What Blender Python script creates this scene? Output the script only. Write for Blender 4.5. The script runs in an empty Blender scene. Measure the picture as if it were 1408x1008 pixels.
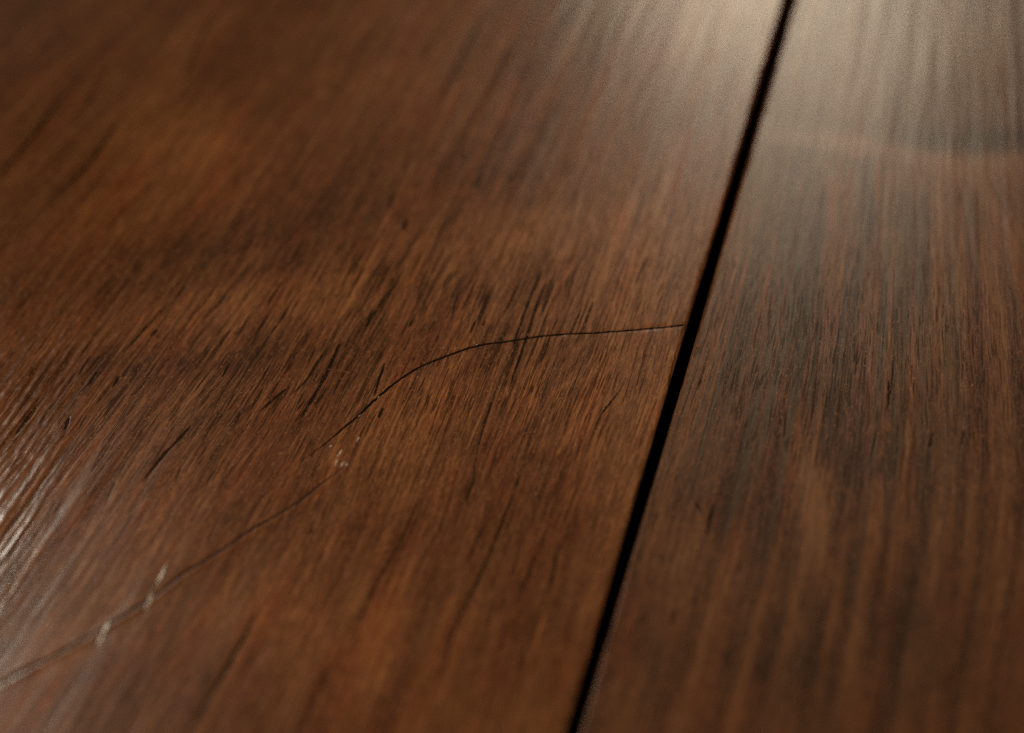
import bpy, math, random
import numpy as np
from mathutils import Matrix, Vector

random.seed(4)
scene = bpy.context.scene
MM = 0.001

# ------------------------------------------------------------------ camera
W, H, F = 1408.0, 1008.0, 3900.0            # photo size, focal length in pixels
ROLL = math.radians(4.5)
VPX, VPY = 2080.0, -3360.0                  # where the gap between the boards converges
d = Vector((VPX - W / 2, H / 2 - VPY, -F))
pitch = math.atan((math.cos(ROLL) * d.y - math.sin(ROLL) * d.x) / F)
Zc = Vector((-math.sin(ROLL) * math.cos(pitch), math.cos(ROLL) * math.cos(pitch), math.sin(pitch)))
Yc = d.normalized()
Xc = Yc.cross(Zc)
Rwc = Matrix((Xc, Yc, Zc))                  # camera -> world rotation (rows are the world axes seen by the camera)
CAM_H = 250.0 * math.sin(pitch)             # mm above the boards


def ray(px, py):
    return (Rwc @ Vector((px - W / 2, H / 2 - py, -F))).normalized()


r0 = ray(952, 450)
CAM = Vector((0, 0, CAM_H)) - Vector((r0.x, r0.y, 0)) * (CAM_H / -r0.z)


def hit(px, py):
    r = ray(px, py)
    k = CAM.z / -r.z
    return CAM.x + r.x * k, CAM.y + r.y * k


def bounce(px, py, dist):
    """where a mirror-like board would look at from this pixel (for placing lamps)"""
    x, y = hit(px, py)
    r = ray(px, py)
    return Vector((x, y, 0)) + Vector((r.x, r.y, -r.z)) * dist, Vector((x, y, 0))


cam = bpy.data.cameras.new('camera')
camo = bpy.data.objects.new('camera', cam)
scene.collection.objects.link(camo)
camo.matrix_world = Matrix.Translation(CAM * MM) @ Rwc.to_4x4()
cam.sensor_width = 36.0
cam.lens = F / W * 36.0
cam.clip_start, cam.clip_end = 0.01, 20
cam.dof.use_dof = True
fx, fy = hit(704, 528)
cam.dof.focus_distance = (Vector((fx, fy, 0)) - CAM).dot(Rwc @ Vector((0, 0, -1))) * MM
cam.dof.aperture_fstop = cam.lens / 9.0
cam.dof.aperture_blades = 0
scene.camera = camo

# ------------------------------------------------------------------ light
world = bpy.data.worlds.new('World')
scene.world = world
world.use_nodes = True
bg = world.node_tree.nodes['Background']
bg.inputs[0].default_value = (1.0, 0.8, 0.6, 1)
bg.inputs[1].default_value = 0.035


def lamp(name, kind, pos, target, power, color, **kw):
    l = bpy.data.lights.new(name, kind)
    l.energy, l.color = power, color
    for k, v in kw.items():
        setattr(l, k, v)
    o = bpy.data.objects.new(name, l)
    scene.collection.objects.link(o)
    o.location = Vector(pos) * MM
    o.rotation_euler = (Vector(target) - Vector(pos)).to_track_quat('-Z', 'Y').to_euler()
    return o


p, t = bounce(1090, -85, 1100)
lamp('window_light', 'AREA', p, t, 1.15, (1.0, 0.84, 0.62), shape='RECTANGLE', size=0.12, size_y=0.13)
p, t = bounce(-290, 690, 1100)
lamp('side_window_light', 'AREA', p, t, 1.25, (1.0, 0.89, 0.72), shape='DISK', size=0.07)
lamp('fill_spot', 'SPOT', (-260, -420, 760), hit(620, 560) + (0,), 63.0, (1.0, 0.79, 0.55),
     spot_size=math.radians(10.6), spot_blend=1.0, shadow_soft_size=0.09)  # added unseen fill, its soft cone shapes the falloff to the corners

vs = scene.view_settings
vs.view_transform = 'Standard'
vs.look = 'None'
vs.exposure = 0.0
vs.gamma = 1.0
scene.cycles.use_denoising = False
scene.cycles.use_adaptive_sampling = False
scene.cycles.denoising_input_passes = 'RGB_ALBEDO_NORMAL'
scene.cycles.max_bounces = 6
scene.cycles.filter_width = 1.15

# ------------------------------------------------------------------ helpers
def lattice(seed, n=256):
    return np.random.RandomState(seed).rand(n, n).astype(np.float32)


def vnoise(x, y, seed):
    """smooth value noise, -1..1"""
    L = lattice(seed)
    xi, yi = np.floor(x).astype(int), np.floor(y).astype(int)
    fx_, fy_ = (x - xi), (y - yi)
    fx_, fy_ = fx_ * fx_ * (3 - 2 * fx_), fy_ * fy_ * (3 - 2 * fy_)
    a, b = L[xi & 255, yi & 255], L[(xi + 1) & 255, yi & 255]
    c, e = L[xi & 255, (yi + 1) & 255], L[(xi + 1) & 255, (yi + 1) & 255]
    return 2 * ((a * (1 - fx_) + b * fx_) * (1 - fy_) + (c * (1 - fx_) + e * fx_) * fy_) - 1


def sstep(a, b, x):
    q = np.clip((x - a) / (b - a), 0, 1)
    return q * q * (3 - 2 * q)


def world_line(pts):
    return np.array([hit(*q) for q in pts], dtype=np.float64)


def smooth_line(pts, n=8):
    """Catmull-Rom through the points"""
    P = np.array([2 * pts[0] - pts[1], *pts, 2 * pts[-1] - pts[-2]])
    out = []
    for i in range(1, len(P) - 2):
        p0, p1, p2, p3 = P[i - 1], P[i], P[i + 1], P[i + 2]
        for k in range(n):
            q = k / n
            out.append(0.5 * (2 * p1 + (p2 - p0) * q + (2 * p0 - 5 * p1 + 4 * p2 - p3) * q * q
                              + (3 * p1 - p0 - 3 * p2 + p3) * q ** 3))
    out.append(P[-2])
    return np.array(out)


def near(X, Y, line, pad):
    m = (X > line[:, 0].min() - pad) & (X < line[:, 0].max() + pad)
    m &= (Y > line[:, 1].min() - pad) & (Y < line[:, 1].max() + pad)
    return np.nonzero(m)


def line_distance(x, y, line):
    """distance to a polyline, the side of it, and the run along it 0..1"""
    best = np.full(x.shape, 1e9)
    side = np.zeros(x.shape)
    run = np.zeros(x.shape)
    n = len(line) - 1
    for i in range(n):
        a, b = line[i], line[i + 1]
        ab = b - a
        q = np.clip(((x - a[0]) * ab[0] + (y - a[1]) * ab[1]) / (ab @ ab + 1e-12), 0, 1)
        dx, dy = x - a[0] - q * ab[0], y - a[1] - q * ab[1]
        dd = np.hypot(dx, dy)
        m = dd < best
        best = np.where(m, dd, best)
        side = np.where(m, np.sign(ab[0] * dy - ab[1] * dx), side)
        run = np.where(m, (i + q) / n, run)
    return best, side, run


# ------------------------------------------------------------------ what the photograph shows on the boards (photo pixels)
CRACK = [(943, 447), (900, 451), (866, 454.5), (830, 457), (777, 460), (735, 464), (700, 469), (657, 476), (620, 488),
         (580, 504), (545, 525), (511, 555), (488, 576), (464, 596), (438, 617), (414, 635)]
SECOND = [(474, 640), (455, 656), (436, 669), (414, 687), (386, 705), (343, 730), (307, 755), (257, 785), (229, 806),
          (200, 827), (157, 853), (118, 877), (71, 902), (36, 919), (0, 940), (-80, 985), (-160, 1030)]
# long dark pores: points, width in mm, strength
PORES = [
    ([(748, 366), (728, 412), (711, 459), (705, 482)], .26, .9), ([(753, 384), (738, 420), (724, 464), (698, 541)], .25, 1),
    ([(453, 473), (438, 497), (421, 523), (398, 546)], .30, .7), ([(470, 467), (446, 519), (411, 580)], .34, 1),
    ([(529, 498), (522, 520), (514, 546)], .25, 1), ([(527, 560), (520, 576)], .32, .8),
    ([(621, 373), (607, 401)], .22, .8), ([(514, 425), (500, 455)], .24, .8), ([(571, 432), (562, 450)], .24, 1),
    ([(628, 405), (620, 441)], .2, .7), ([(654, 441), (646, 459)], .2, .9), ([(600, 437), (586, 462)], .2, .7),
    ([(666, 440), (663, 449)], .22, .9), ([(765, 402), (754, 430)], .2, .6),
    ([(686, 523), (671, 568), (657, 616), (646, 680)], .2, .65), ([(896, 348), (884, 368), (871, 394)], .22, .6),
    ([(857, 530), (840, 553), (825, 573), (804, 626)], .24, .7), ([(716, 651), (707, 680)], .22, .7),
    ([(716, 659), (694, 712), (671, 766), (645, 823), (621, 877), (608, 950)], .30, .75),
    ([(668, 719), (643, 769)], .26, .75), ([(586, 666), (554, 737), (518, 805), (490, 860)], .26, .65),
    ([(654, 655), (639, 691)], .24, .8), ([(768, 744), (761, 785), (754, 823)], .34, .6),
    ([(736, 759), (725, 790), (712, 826)], .30, .6), ([(614, 709), (585, 765), (555, 823)], .26, .5),
    ([(354, 841), (331, 885), (307, 927), (255, 1015)], .42, .8), ([(475, 890), (440, 950), (410, 1015)], .4, .45),
    ([(264, 584), (240, 610), (218, 634), (196, 664)], .34, .95), ([(236, 412), (214, 436), (193, 459), (171, 484)], .30, .8),
    ([(257, 391), (240, 412)], .28, .7), ([(218, 452), (207, 463)], .4, .8), ([(125, 487), (108, 518)], .25, .6),
    ([(165, 516), (154, 534)], .3, .8), ([(136, 508), (120, 532)], .26, .7), ([(400, 530), (380, 546), (358, 566)], .34, .7),
    ([(96, 573), (89, 592)], .26, 1), ([(50, 559), (37, 577), (21, 598)], .28, 1), ([(120, 570), (108, 590)], .2, .6),
    ([(86, 132), (60, 168), (33, 203), (-10, 252)], .46, .9), ([(164, 164), (142, 197), (118, 229), (64, 286)], .44, .85),
    ([(150, 78), (130, 120), (118, 150), (89, 186)], .4, .5), ([(296, 7), (280, 45), (264, 82), (258, 108)], .45, .55),
    ([(671, 4), (645, 55), (618, 107), (600, 146)], .5, .55), ([(460, 18), (440, 60), (425, 100)], .5, .35),
    ([(560, 300), (554, 317)], .34, 1), ([(544, 262), (532, 290)], .3, .7), ([(715, 236), (695, 250)], .4, .6),
    ([(640, 205), (634, 226)], .36, .6), ([(662, 240), (655, 262)], .36, .7), ([(735, 268), (722, 290)], .3, .5),
    ([(330, 238), (318, 256)], .4, .45), ([(205, 250), (195, 268)], .45, .5), ([(268, 272), (258, 290)], .4, .45),
    ([(436, 640), (424, 664)], .26, .5), ([(392, 705), (374, 736)], .26, .5), ([(430, 715), (428, 750)], .34, .5),
    ([(345, 430), (322, 470)], .26, .6), ([(318, 495), (305, 520)], .24, .7), ([(468, 560), (452, 585)], .2, .5),
    ([(300, 640), (282, 668)], .26, .6), ([(160, 660), (146, 690)], .3, .6), ([(250, 640), (240, 665)], .25, .6),
    ([(800, 600), (790, 640)], .22, .5), ([(830, 480), (822, 505)], .18, .6), ([(790, 380), (776, 420)], .18, .5),
]
PORES_R = [
    ([(1080, 560), (1078, 610)], .2, .6), ([(1000, 360), (990, 410)], .2, .5), ([(1130, 430), (1128, 480)], .2, .5),
    ([(1222, 520), (1222, 560)], .2, .8), ([(1128, 450), (1118, 560), (1104, 620)], .24, .55),
    ([(1230, 470), (1226, 530), (1216, 575)], .2, .7), ([(1325, 480), (1323, 530)], .22, .5),
    ([(970, 500), (958, 540)], .2, .7), ([(1060, 400), (1056, 470)], .22, .5), ([(1283, 595), (1278, 618)], .3, .8),
    ([(1325, 590), (1322, 615)], .3, .6), ([(1180, 470), (1176, 520)], .2, .6), ([(980, 690), (972, 740)], .45, .6),
    ([(955, 690), (965, 705)], .35, .7), ([(930, 835), (922, 860)], .5, .6), ([(1020, 770), (1014, 790)], .4, .5),
    ([(1205, 590), (1196, 640)], .22, .6), ([(1150, 520), (1146, 560)], .18, .5),
    ([(1358, 228), (1364, 252), (1376, 276), (1394, 316), (1404, 345)], .34, .32),
]
# broad tone of the wood figure: centre, half sizes in photo pixels, lean, amount
TONES = [
    (300, 330, 230, 40, -.15, -.32), (170, 500, 130, 30, -.1, -.35), (480, 270, 90, 40, -.3, -.22), (640, 235, 120, 35, 0, -.25),
    (700, 330, 160, 40, -.2, .35), (330, 420, 160, 35, -.2, .25), (800, 560, 120, 90, 0, .35), (600, 560, 130, 40, -.3, .25),
    (260, 190, 120, 40, 0, .2), (560, 130, 120, 40, 0, .2), (400, 490, 120, 30, -.3, -.3), (120, 610, 140, 25, -.4, .1),
    (700, 900, 160, 90, 0, -.15), (520, 850, 120, 80, 0, .15), (830, 640, 60, 90, 0, .2), (400, 860, 70, 90, 0, .1),
    (1000, 690, 80, 50, .3, -.5), (1230, 640, 180, 45, .1, -.25), (1180, 800, 120, 90, 0, -.25), (905, 905, 40, 60, 0, -.5),
    (1080, 930, 60, 60, 0, -.45), (1300, 240, 140, 22, -.06, .45), (1350, 400, 90, 110, 0, .35), (1380, 180, 110, 28, -.1, -.3),
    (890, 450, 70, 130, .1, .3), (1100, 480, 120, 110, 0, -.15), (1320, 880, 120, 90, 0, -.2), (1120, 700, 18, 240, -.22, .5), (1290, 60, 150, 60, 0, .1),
]


# pale and dark rings of the figure: points, half width in mm, amount
RINGS = [([(1040, 184), (1120, 191), (1200, 203), (1290, 222), (1360, 226), (1440, 214)], 1.3, .5),
         ([(1230, 180), (1320, 196), (1408, 192), (1460, 180)], 1.6, -.5),
         ([(1330, 232), (1362, 270), (1385, 320), (1402, 400)], .9, .6), ([(1236, 250), (1258, 330), (1266, 430)], .6, -.5),
         ([(1285, 245), (1310, 340), (1320, 440)], .8, .4), ([(1180, 215), (1200, 300), (1206, 400)], .5, -.5),
         ([(1135, 205), (1146, 300), (1146, 400)], .5, .4), ([(1145, 610), (1118, 720), (1088, 850), (1050, 1010)], .8, .6),
         ([(1215, 640), (1190, 800), (1160, 950)], .6, .4)]


def blobs(X, Y, spots):
    out = np.zeros(X.shape)
    for cx, cy, hw, hh, lean, amt in spots:
        x0, y0 = hit(cx, cy)
        ax = np.array(hit(cx + 50, cy + 50 * lean)) - (x0, y0)
        ay = np.array(hit(cx + 50 * -lean, cy + 50)) - (x0, y0)
        M = np.linalg.inv(np.array([ax, ay]).T)
        p_ = (M[0, 0] * (X - x0) + M[0, 1] * (Y - y0)) * 50 / hw
        q_ = (M[1, 0] * (X - x0) + M[1, 1] * (Y - y0)) * 50 / hh
        out += amt * np.exp(-(p_ ** 2 + q_ ** 2) * 0.9)
    return out


# ------------------------------------------------------------------ materials
def wood_material(name, right):
    m = bpy.data.materials.new(name)
    m.use_nodes = True
    nt = m.node_tree
    N, L = nt.nodes, nt.links
    bsdf = N['Principled BSDF']

    def new(kind, **kw):
        n = N.new(kind)
        for k, v in kw.items():
            setattr(n, k, v)
        return n

    def put(sock, v):
        if isinstance(v, (int, float)):
            sock.default_value = v
        elif isinstance(v, tuple):
            sock.default_value = v
        else:
            L.new(v, sock)

    def math_(op, a, b=None, c=None, clamp=False):
        n = new('ShaderNodeMath', operation=op, use_clamp=clamp)
        for i, v in enumerate((a, b, c)):
            if v is not None:
                put(n.inputs[i], v)
        return n.outputs[0]

    def ramp(v, lo, hi, a=0.0, b=1.0):
        n = new('ShaderNodeMapRange', interpolation_type='SMOOTHSTEP')
        for i, q in enumerate((v, lo, hi, a, b)):
            put(n.inputs[i], q)
        return n.outputs[0]

    def mix(f, a, b, blend='MIX'):
        n = new('ShaderNodeMix', data_type='RGBA', blend_type=blend)
        put(n.inputs[0], f)
        put(n.inputs[6], a)
        put(n.inputs[7], b)
        return n.outputs[2]

    uv = new('ShaderNodeUVMap', uv_map='grain').outputs[0]

    def noise(fs, ft, seed, detail=2.0, rough=0.5, dist=0.0):
        mp = new('ShaderNodeMapping')
        L.new(uv, mp.inputs[0])
        mp.inputs['Scale'].default_value = (fs, ft, 1)
        mp.inputs['Location'].default_value = (seed * 7.31, seed * 3.17, seed * 1.7)
        n = new('ShaderNodeTexNoise')
        L.new(mp.outputs[0], n.inputs['Vector'])
        n.inputs['Scale'].default_value = 1.0
        n.inputs['Detail'].default_value = detail
        n.inputs['Roughness'].default_value = rough
        n.inputs['Distortion'].default_value = dist
        return n.outputs['Fac']

    def attr(nm):
        return new('ShaderNodeAttribute', attribute_name=nm).outputs['Fac']

    pore_a, tone_a, side_a, zone_a = attr('pore'), attr('tone'), attr('side'), attr('zone')
    open_a, mineral_a = attr('open_grain'), attr('mineral')

    fibre = noise(3.4, .05 if right else .085, 1, 3, .6)
    fine = noise(6.0, .34, 2, 3, .7)
    micro = noise(5.2, 1.1, 12, 3, .7)
    band = noise(.55, .02, 3, 3, .55)
    figure = noise(.07, .06, 4, 3, .5)
    speck = noise(7.0, 3.4, 5, 2, .6)
    # broad colour: dark and light walnut
    if right:
        dark, mid, light = (.029, .0125, .006, 1), (.086, .0340, .0148, 1), (.150, .067, .030, 1)
        grey = (.054, .039, .025, 1)
    else:
        dark, mid, light = (.040, .0130, .0042, 1), (.110, .0392, .0136, 1), (.215, .089, .031, 1)
        grey = (.052, .026, .010, 1)
    v = math_('MULTIPLY_ADD', figure, .7, -.35)
    v = math_('ADD', v, math_('MULTIPLY_ADD', band, 1.5 if right else .7, -.75 if right else -.35))
    v = math_('ADD', v, math_('MULTIPLY_ADD', fibre, 1.1, -.55))
    v = math_('ADD', v, math_('MULTIPLY_ADD', fine, 1.35, -.675))
    v = math_('ADD', v, math_('MULTIPLY_ADD', micro, 1.2, -.6))
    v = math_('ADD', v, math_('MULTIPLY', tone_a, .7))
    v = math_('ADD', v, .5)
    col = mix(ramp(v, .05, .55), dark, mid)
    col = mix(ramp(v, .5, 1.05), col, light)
    # redder and yellower patches
    hue = noise(.35, .09, 11, 2, .5)
    col = mix(ramp(hue, .45, .75, 0, .5), col, mix(1.0, col, (1.12, .78, .62, 1), 'MULTIPLY'))
    col = mix(ramp(hue, .5, .25, 0, .25), col, mix(1.0, col, (.98, 1.12, 1.05, 1), 'MULTIPLY'))
    # dark mineral bands
    gb = noise(.95, .012, 6, 2, .6)
    col = mix(math_('MULTIPLY', ramp(gb, .47, .62, 0, .85), mineral_a), col, grey)
    # open pores as dashes along the grain
    where = noise(.22, .07, 7, 2, .5)
    dash1 = ramp(noise(3.6, .15, 8, 1.0, .5), .565, .63)
    dash2 = ramp(noise(5.2, .36, 9, 1.0, .5), .565, .64)
    dash1 = math_('MULTIPLY', dash1, ramp(where, .36, .60, .30, 1))
    dash2 = math_('MULTIPLY', dash2, ramp(where, .65, .40, .35, .9))
    dash = math_('MAXIMUM', math_('MULTIPLY', dash1, .5 if right else .88), math_('MULTIPLY', dash2, .6 if right else .75))
    dash = math_('MULTIPLY', dash, math_('MULTIPLY', ramp(zone_a, 0, 1, 1, .3), open_a))
    edge = math_('MULTIPLY_ADD', noise(7, 2.2, 10, 2, .6), .5, -.25)
    hero = ramp(math_('ADD', pore_a, math_('MULTIPLY', edge, pore_a)), .10, .6, 0, .95)
    pores = math_('MAXIMUM', dash, hero)
    col = mix(pores, col, (.0085, .0055, .0028, 1))
    col = mix(ramp(speck, .57, .74, 0, .55), col, (.29, .13, .05, 1))  # pale fibre specks, with warm sparkle glints put into their colour
    # raw sawn sides, the gap's shade put into their colour
    col = mix(side_a, col, (.006, .0035, .002, 1))
    L.new(col, bsdf.inputs['Base Color'])
    rough = math_('MULTIPLY_ADD', fine, .12, .165 if right else .15)
    L.new(math_('MULTIPLY_ADD', math_('MAXIMUM', pores, side_a), -.38, .42), bsdf.inputs['Specular IOR Level'])   # open pores hold no lacquer
    rough = math_('ADD', rough, math_('MULTIPLY', side_a, .4))
    rough = math_('ADD', rough, math_('MULTIPLY', attr('worn'), -.10))   # rubbed shiny on the ridges
    L.new(rough, bsdf.inputs['Roughness'])
    bsdf.inputs['IOR'].default_value = 1.45
    # fine relief
    h = math_('MULTIPLY_ADD', fibre, .55, 0)
    h = math_('ADD', h, math_('MULTIPLY', fine, .35))
    h = math_('ADD', h, math_('MULTIPLY', speck, .16))
    h = math_('ADD', h, math_('MULTIPLY', micro, .45))
    h = math_('SUBTRACT', h, math_('MULTIPLY', pores, .5))
    bp = new('ShaderNodeBump')
    bp.inputs['Strength'].default_value = 1.0
    bp.inputs['Distance'].default_value = .0075 * MM
    L.new(h, bp.inputs['Height'])
    L.new(bp.outputs[0], bsdf.inputs['Normal'])
    return m


def plain(name, color, rough, noise_scale=4000, spec=.5):
    m = bpy.data.materials.new(name)
    m.use_nodes = True
    nt = m.node_tree
    b = nt.nodes['Principled BSDF']
    tc = nt.nodes.new('ShaderNodeTexCoord')
    n = nt.nodes.new('ShaderNodeTexNoise')
    n.inputs['Scale'].default_value = noise_scale
    nt.links.new(tc.outputs['Object'], n.inputs['Vector'])
    mx = nt.nodes.new('ShaderNodeMix')
    mx.data_type = 'RGBA'
    mx.inputs[6].default_value = tuple(c * .6 for c in color) + (1,)
    mx.inputs[7].default_value = tuple(color) + (1,)
    nt.links.new(n.outputs['Fac'], mx.inputs[0])
    nt.links.new(mx.outputs[2], b.inputs['Base Color'])
    b.inputs['Roughness'].default_value = rough
    b.inputs['Specular IOR Level'].default_value = spec
    return m


MAT_LEFT = wood_material('brown_walnut', False)
MAT_RIGHT = wood_material('grey_brown_walnut', True)
MAT_CRACK = plain('crack_black', (.006, .0035, .002), .8, spec=.05)  # almost black strip along the sharp crack
MAT_CRACK2 = plain('crack_brown', (.018, .008, .004), .5, spec=.1)  # dark brown strip along the fainter crack
MAT_FLAKE = plain('lifted_lacquer', (.55, .52, .46), .22)
MAT_LIP = plain('lip_highlight', (.20, .16, .125), .22)
MAT_UNDER = plain('dark_underlay', (.006, .005, .004), .9, 300)

# ------------------------------------------------------------------ boards
crack_line = smooth_line(world_line(CRACK), 6)
second_line = smooth_line(world_line(SECOND), 6)
HALF = (Vector(hit(960, 450)) - Vector(hit(944, 450))).length / 2
cx0 = hit(944, 450)[0]
cx1 = hit(960, 450)[0]
THICK = 19.0


def spaced(stops):
    """grid lines from (start, end, step) runs"""
    out = []
    for a, b, s in stops:
        n = max(1, int(round(abs(b - a) / s)))
        out.extend(np.linspace(a, b, n, endpoint=False))
    out.append(stops[-1][1])
    return np.array(out)


SURF = {}


def surface_z(x, y):
    u, v, z = SURF['u'], SURF['v'], SURF['z']
    i = np.clip(np.searchsorted(u, x) - 1, 0, len(u) - 2)
    j = np.clip(np.searchsorted(v, y) - 1, 0, len(v) - 2)
    a = np.clip((x - u[i]) / (u[i + 1] - u[i]), 0, 1)
    b = np.clip((y - v[j]) / (v[j + 1] - v[j]), 0, 1)
    return (z[i, j] * (1 - a) + z[i + 1, j] * a) * (1 - b) + (z[i, j + 1] * (1 - a) + z[i + 1, j + 1] * a) * b


def make_board(name, right):
    x_edge = cx1 if right else cx0
    sgn = 1 if right else -1
    # distance from the edge at the gap, mm
    if right:
        E = spaced([(0, .9, .05), (.9, 46, .115), (46, 60, .8), (60, 118, 4), (118, 120, .2)])
    else:
        E = spaced([(0, .9, .05), (.9, 74, .115), (74, 84, .8), (84, 118, 4), (118, 120, .2)])
    V = spaced([(-230, -70, 6), (-70, -62, .8), (-62, 66, .14), (66, 76, .8), (76, 240, 6)])
    U = x_edge + sgn * E
    X, Y = np.meshgrid(U, V, indexing='ij')
    Eg = np.abs(X - x_edge)
    # ---- grain coordinates
    if right:
        bend = sstep(-25, 60, Y) * 1.0
        lean = Eg * .0130 * np.logaddexp(0, (Y + 8) / 8) * 8
        S = Eg + lean * .8 + .5 * vnoise(Eg * .06, Y * .03, 21) + .12 * vnoise(Eg * .3, Y * .12, 22)
    else:
        S = -(Eg * np.exp(.0030 * Y)) + .7 * vnoise(Eg * .05, Y * .03, 31) + .16 * vnoise(Eg * .25, Y * .1, 32)
    T = Y + .15 * Eg
    # ---- long pores, tone
    pore = np.zeros(X.shape)
    for pts, w, k in (PORES_R if right else PORES):
        ln = smooth_line(world_line(pts), 4)
        ii = near(X, Y, ln, 1.2)
        dd, _, run = line_distance(X[ii], Y[ii], ln)
        taper = np.clip(4 * run * (1 - run), 0, 1) ** .6
        wob = 1 + .35 * vnoise(X[ii] * 3, Y[ii] * 1.3, 44)
        pv = k * taper ** .7 * np.exp(-(dd / (w * .52 * wob)) ** 2)
        pore[ii] = np.maximum(pore[ii], pv)
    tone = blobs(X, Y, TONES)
    for pts, w, k in RINGS if right else []:
        ln = smooth_line(world_line(pts), 4)
        ii = near(X, Y, ln, 6)
        dd, _, run = line_distance(X[ii], Y[ii], ln)
        tone[ii] += k * np.exp(-(dd / w) ** 2) * np.clip(8 * run * (1 - run), 0, 1)
    if right:
        open_grain = np.clip(.25 + blobs(X, Y, [(1120, 500, 330, 170, 0, .9)]), 0, 1)
        mineral = np.clip(.12 + blobs(X, Y, [(1120, 420, 190, 200, 0, 1), (1010, 620, 90, 110, 0, .5)]), 0, 1)
    else:
        open_grain = np.clip(.22 + blobs(X, Y, [(260, 500, 300, 170, -.2, .55), (560, 440, 260, 150, -.2, .7), (760, 600, 160, 170, 0, .35), (800, 430, 170, 140, 0, .4)]), 0, 1)
        mineral = np.full(X.shape, .25)
    worn = np.zeros(X.shape) if right else sstep(40, 58, Eg) * sstep(38, 8, Y)
    zone = np.zeros(X.shape)
    if right:
        zl = world_line([(1020, 178), (1100, 184), (1180, 197), (1260, 210), (1330, 216), (1408, 212), (1500, 200)])
        zx, zy = zl[:, 0], zl[:, 1]
        edge_y = np.interp(X, zx, zy)
        zone = sstep(-2.6, 2.6, Y - edge_y)
    # ---- relief
    Z = .009 * vnoise(S * .55, T * .05, 51) + .005 * vnoise(S * 1.3, T * .09, 52) + .003 * vnoise(S * 2.7, T * .25, 53)
    if not right:
        # proud ridges of worn grain toward the far side from the gap
        ridge = sstep(43, 60, Eg) * sstep(38, 8, Y)
        Z += ridge * (.008 * np.sin(6.283 * (S / .88 + .55 * vnoise(S * .45, T * .07, 59))) + .013 * vnoise(S * 2.5, T * .11, 54) + .007 * vnoise(S * 3.8, T * .4, 55) + .007 * vnoise(S * 4.2, T * 1.4, 58))
    Z += .02 * vnoise(X * .05, Y * .045, 56) + .012 * vnoise(X * .12, Y * .1, 57)
    if right:
        Z -= .013 * zone * np.exp(-np.maximum(Y - edge_y, 0) / 8)
    Z -= .006 * pore
    if not right:
        for ln, depth, lipw in ((crack_line, .002, .0), (second_line, .012, .028)):
            ii = near(X, Y, ln, 2)
            dd, side, run = line_distance(X[ii], Y[ii], ln)
            flat = np.exp(-(dd / .35) ** 2)
            z = Z[ii] * (1 - flat * .8)
            z -= depth * np.exp(-(dd / .16) ** 2)
            z += lipw * np.exp(-((dd - .4) / .25) ** 2) * (side > 0)
            Z[ii] = z
    # ---- eased edges
    RAD = .38
    wave = 1 + .18 * vnoise(Y * .35, Y * 0 + 3.3, 61) + .10 * vnoise(Y * 1.7, Y * 0 + 8.1, 62)
    q = np.clip(1 - Eg / (RAD * wave), 0, 1)
    Z = Z * (1 - q) - RAD * (1 - np.sqrt(np.clip(1 - q * q, 0, 1))) * .8
    side_edge = sstep(.85, 1.0, q)
    q2 = np.clip(1 - (120 - Eg) / RAD, 0, 1)
    Z -= RAD * (1 - np.sqrt(np.clip(1 - q2 * q2, 0, 1))) * .8
    if not right:
        SURF.update(u=U[::-1].copy(), v=V, z=Z[::-1].copy())
    nu, nv = X.shape
    # extra columns: the two sides
    def col(i, zval):
        return X[i:i + 1] * 1, Y[i:i + 1] * 1, np.full((1, nv), zval)
    Xs, Ys, Zs, Ss, Ts, Ps, Tn, Zo, Sd = [], [], [], [], [], [], [], [], []
    for i, zval in ((0, -THICK), (0, -THICK * .5), (0, -1.2)):
        a, b, c = col(i, zval)
        Xs.append(a); Ys.append(b); Zs.append(c)
    Xs.append(X); Ys.append(Y); Zs.append(Z)
    for i, zval in ((nu - 1, -1.2), (nu - 1, -THICK * .5), (nu - 1, -THICK)):
        a, b, c = col(i, zval)
        Xs.append(a); Ys.append(b); Zs.append(c)

    def ext(A, v0=None):
        f = np.full((3, nv), 0.0) + (A[0:1] if v0 is None else v0)
        g = np.full((3, nv), 0.0) + (A[-1:] if v0 is None else v0)
        return np.concatenate([f, A, g])
    X, Y, Z = np.concatenate(Xs), np.concatenate(Ys), np.concatenate(Zs)
    S, T = ext(S), ext(T)
    pore, tone, zone = ext(pore, 0), ext(tone, 0), ext(zone, 0)
    open_grain, mineral, worn = ext(open_grain, 0), ext(mineral, 0), ext(worn, 0)
    sidev = ext(side_edge, 1.0)
    nu = X.shape[0]
    co = np.stack([X, Y, Z], -1).reshape(-1, 3) * MM
    idx = np.arange(nu * nv).reshape(nu, nv)
    quads = np.stack([idx[:-1, :-1], idx[1:, :-1], idx[1:, 1:], idx[:-1, 1:]], -1).reshape(-1, 4)
    if not right:
        quads = quads[:, ::-1]
    bottom = np.stack([idx[0, :-1], idx[0, 1:], idx[-1, 1:], idx[-1, :-1]], -1)
    if not right:
        bottom = bottom[:, ::-1]
    quads = np.concatenate([quads, bottom])
    cap0 = idx[:, 0] if right else idx[::-1, 0]
    cap1 = idx[::-1, -1] if right else idx[:, -1]
    nq = len(quads)
    loops = np.concatenate([quads.ravel(), cap0[::-1], cap1[::-1]])
    starts = np.concatenate([np.arange(nq) * 4, [nq * 4, nq * 4 + nu]])
    totals = np.concatenate([np.full(nq, 4), [nu, nu]])
    me = bpy.data.meshes.new(name)
    me.vertices.add(len(co))
    me.vertices.foreach_set('co', co.astype(np.float32).ravel())
    me.loops.add(len(loops))
    me.loops.foreach_set('vertex_index', loops.astype(np.int32))
    me.polygons.add(len(starts))
    me.polygons.foreach_set('loop_start', starts.astype(np.int32))
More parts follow.
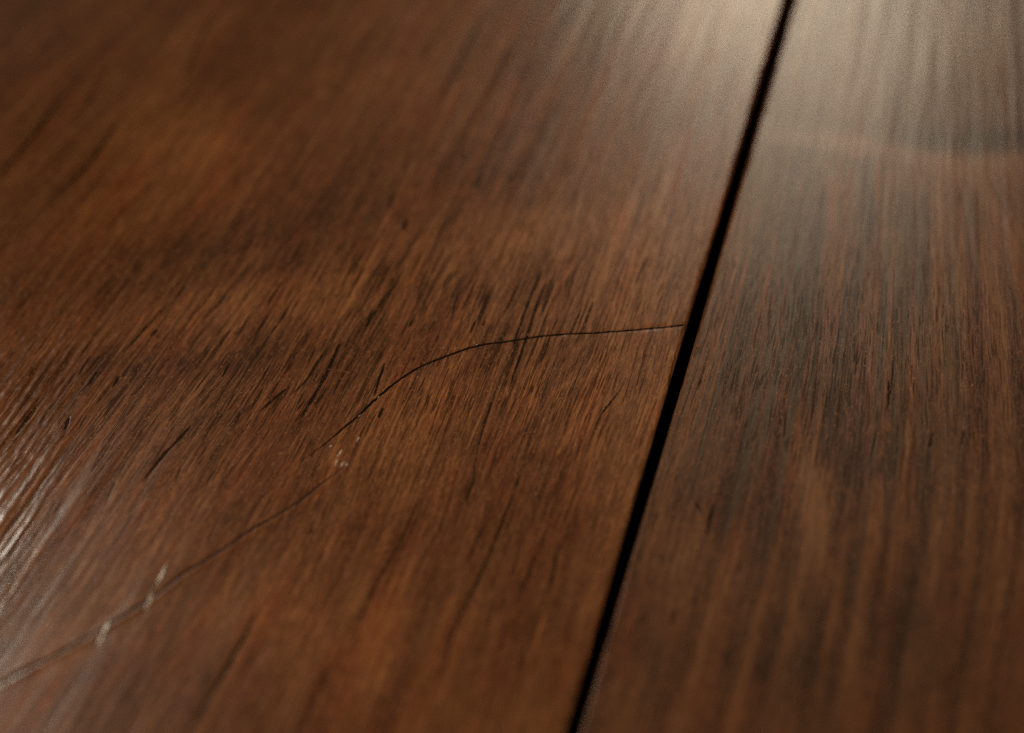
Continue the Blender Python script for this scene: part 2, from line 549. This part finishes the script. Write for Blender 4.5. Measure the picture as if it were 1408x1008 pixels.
    me.polygons.foreach_set('loop_total', totals.astype(np.int32))
    me.update(calc_edges=True)
    me.polygons.foreach_set('use_smooth', np.concatenate([np.ones(nq - len(bottom)), np.zeros(len(bottom) + 2)]).astype(bool))
    uvl = me.uv_layers.new(name='grain')
    st = np.stack([S.ravel(), T.ravel()], -1)[loops]
    uvl.data.foreach_set('uv', st.astype(np.float32).ravel())
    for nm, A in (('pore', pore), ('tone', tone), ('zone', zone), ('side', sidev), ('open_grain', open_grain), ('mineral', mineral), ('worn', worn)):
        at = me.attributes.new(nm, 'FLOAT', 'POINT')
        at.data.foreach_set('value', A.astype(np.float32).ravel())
    me.validate()
    o = bpy.data.objects.new(name, me)
    scene.collection.objects.link(o)
    me.materials.append(MAT_RIGHT if right else MAT_LEFT)
    return o


left = make_board('wooden_board', False)
left['label'] = 'reddish brown lacquered wooden board with a thin dark crack curving across it'
left['category'] = 'wooden board'
right = make_board('wooden_board', True)
right['label'] = 'uncracked grey-brown wooden board with fine dark streaks beside the black gap'
right['category'] = 'wooden board'
for o in (left, right):
    o['group'] = 'boards laid side by side'


# ------------------------------------------------------------------ cracks and lifted lacquer (parts of the cracked board)
def ribbon(name, line, width, z, mat, jag, seed, fade=(0, 0)):
    """a narrow V-shaped furrow along a line, ragged edges"""
    rs = np.random.RandomState(seed)
    seg = np.hypot(*np.diff(line, axis=0).T)
    run = np.concatenate([[0], np.cumsum(seg)])
    n = int(run[-1] / .25)
    s = np.linspace(0, run[-1], n)
    P = np.stack([np.interp(s, run, line[:, 0]), np.interp(s, run, line[:, 1])], -1)
    tng = np.gradient(P, axis=0)
    tng /= np.linalg.norm(tng, axis=1, keepdims=True)
    nor = np.stack([-tng[:, 1], tng[:, 0]], -1)
    P = P + nor * (vnoise(s * .5, s * 0, seed) * .05 + (rs.rand(n) - .5) * .03)[:, None]
    wl = width * (1 + jag * (rs.rand(n) * 2 - 1)) * (1 + .25 * vnoise(s * .4, s * 0 + 5, seed + 1))
    wr = width * (1 + jag * (rs.rand(n) * 2 - 1)) * (1 + .25 * vnoise(s * .4, s * 0 + 9, seed + 2))
    if fade[0]:
        k = np.clip(s / fade[0], .08, 1); wl *= k; wr *= k
    if fade[1]:
        k = np.clip((run[-1] - s) / fade[1], .08, 1); wl *= k; wr *= k
    A, B = P + nor * (wl / 2)[:, None], P - nor * (wr / 2)[:, None]
    zA, zP, zB = (surface_z(q[:, 0], q[:, 1]) for q in (A, P, B))
    verts, faces = [], []
    for i in range(n):
        verts += [(A[i][0], A[i][1], z + zA[i]), (P[i][0], P[i][1], z * .6 + zP[i]), (B[i][0], B[i][1], z + zB[i])]
    for i in range(n - 1):
        a = i * 3
        faces += [(a, a + 3, a + 4, a + 1)[::-1], (a + 1, a + 4, a + 5, a + 2)[::-1]]
    me = bpy.data.meshes.new(name)
    me.from_pydata([(x * MM, y * MM, zz * MM) for x, y, zz in verts], [], faces)
    me.materials.append(mat)
    o = bpy.data.objects.new(name, me)
    scene.collection.objects.link(o)
    o.parent = left
    return o


c1 = ribbon('crack', crack_line, .22, .012, MAT_CRACK, .3, 71, fade=(0, 6))
c1['label'] = 'sharp black hairline crack running into the gap'
c2 = ribbon('crack', second_line, .24, .008, MAT_CRACK2, .25, 81, fade=(4, 0))
c2['label'] = 'fainter brown crack with pale chipped spots'


def flake(p0, p1, w, tilt):
    a, b = np.array(hit(*p0)), np.array(hit(*p1))
    tng = (b - a) / np.linalg.norm(b - a)
    nor = np.array([-tng[1], tng[0]])
    base = float(surface_z(np.array([(a[0] + b[0]) / 2]), np.array([(a[1] + b[1]) / 2]))[0])
    verts, faces = [], []
    n = 12
    for i in range(n):
        q = i / (n - 1)
        ww = w * math.sin(math.pi * (.08 + .84 * q)) * random.uniform(.3, 1.25) / 2
        c = a + (b - a) * q + nor * random.uniform(-.06, .06)
        verts += [(*(c + nor * ww), .02 + tilt * ww), (*c, .045), (*(c - nor * ww), .02 - tilt * ww)]
        verts += [(*(c - nor * ww), -.05), (*(c + nor * ww), -.05)]
    for i in range(n - 1):
        for k in range(5):
            faces.append((i * 5 + k, i * 5 + (k + 1) % 5, i * 5 + 5 + (k + 1) % 5, i * 5 + 5 + k))
    faces += [tuple(range(5))[::-1], tuple(range((n - 1) * 5, n * 5))]
    me = bpy.data.meshes.new('lacquer_flake_or_glint')
    me.from_pydata([(x * MM, y * MM, (z + base) * MM) for x, y, z in verts], [], faces)
    me.materials.append(MAT_FLAKE)
    o = bpy.data.objects.new('lacquer_flake_or_glint', me)
    scene.collection.objects.link(o)
    o.parent = left


for p0, p1, w, tl in [((152, 849), (133, 890), .36, .2), ((229, 776), (214, 806), .28, .2), ((211, 814), (199, 840), .26, .1),
                      ((470, 618), (464, 628), .16, .3), ((464, 632), (461, 641), .16, .2), ((457, 612), (453, 615), .14, .2),
                      ((491, 608), (494, 601), .10, .2), ((474, 634), (468, 643), .12, .2), ((496, 570), (493, 574), .07, .2),
                      ((522, 545), (519, 548), .07, .1), ((779, 461.5), (773, 462), .08, .1), ((657, 474), (654, 475), .07, .1),
                      ((868, 456), (864, 456.5), .07, .1), ((842, 458), (838, 458), .06, .1)]:
    flake(p0, p1, w, tl)

lip = second_line[len(second_line) * 62 // 100:] + np.array([.10, -.42])
ribbon('lacquer_flake_or_glint', lip, .20, .014, MAT_LIP, .5, 91, fade=(9, 0))  # pale strip: highlight on the crack's near lip put into colour

# ------------------------------------------------------------------ what the boards lie on
me = bpy.data.meshes.new('underlay')
a, b, z0, z1 = 170, 260, -THICK - .05, -THICK - 10
vv = [(x * MM, y * MM, z * MM) for z in (z1, z0) for x, y in ((-a, -b), (a, -b), (a, b), (-a, b))]
me.from_pydata(vv, [], [(3, 2, 1, 0), (4, 5, 6, 7), (0, 1, 5, 4), (1, 2, 6, 5), (2, 3, 7, 6), (3, 0, 4, 7)])
me.materials.append(MAT_UNDER)
under = bpy.data.objects.new('underlay', me)
scene.collection.objects.link(under)
under['kind'] = 'structure'
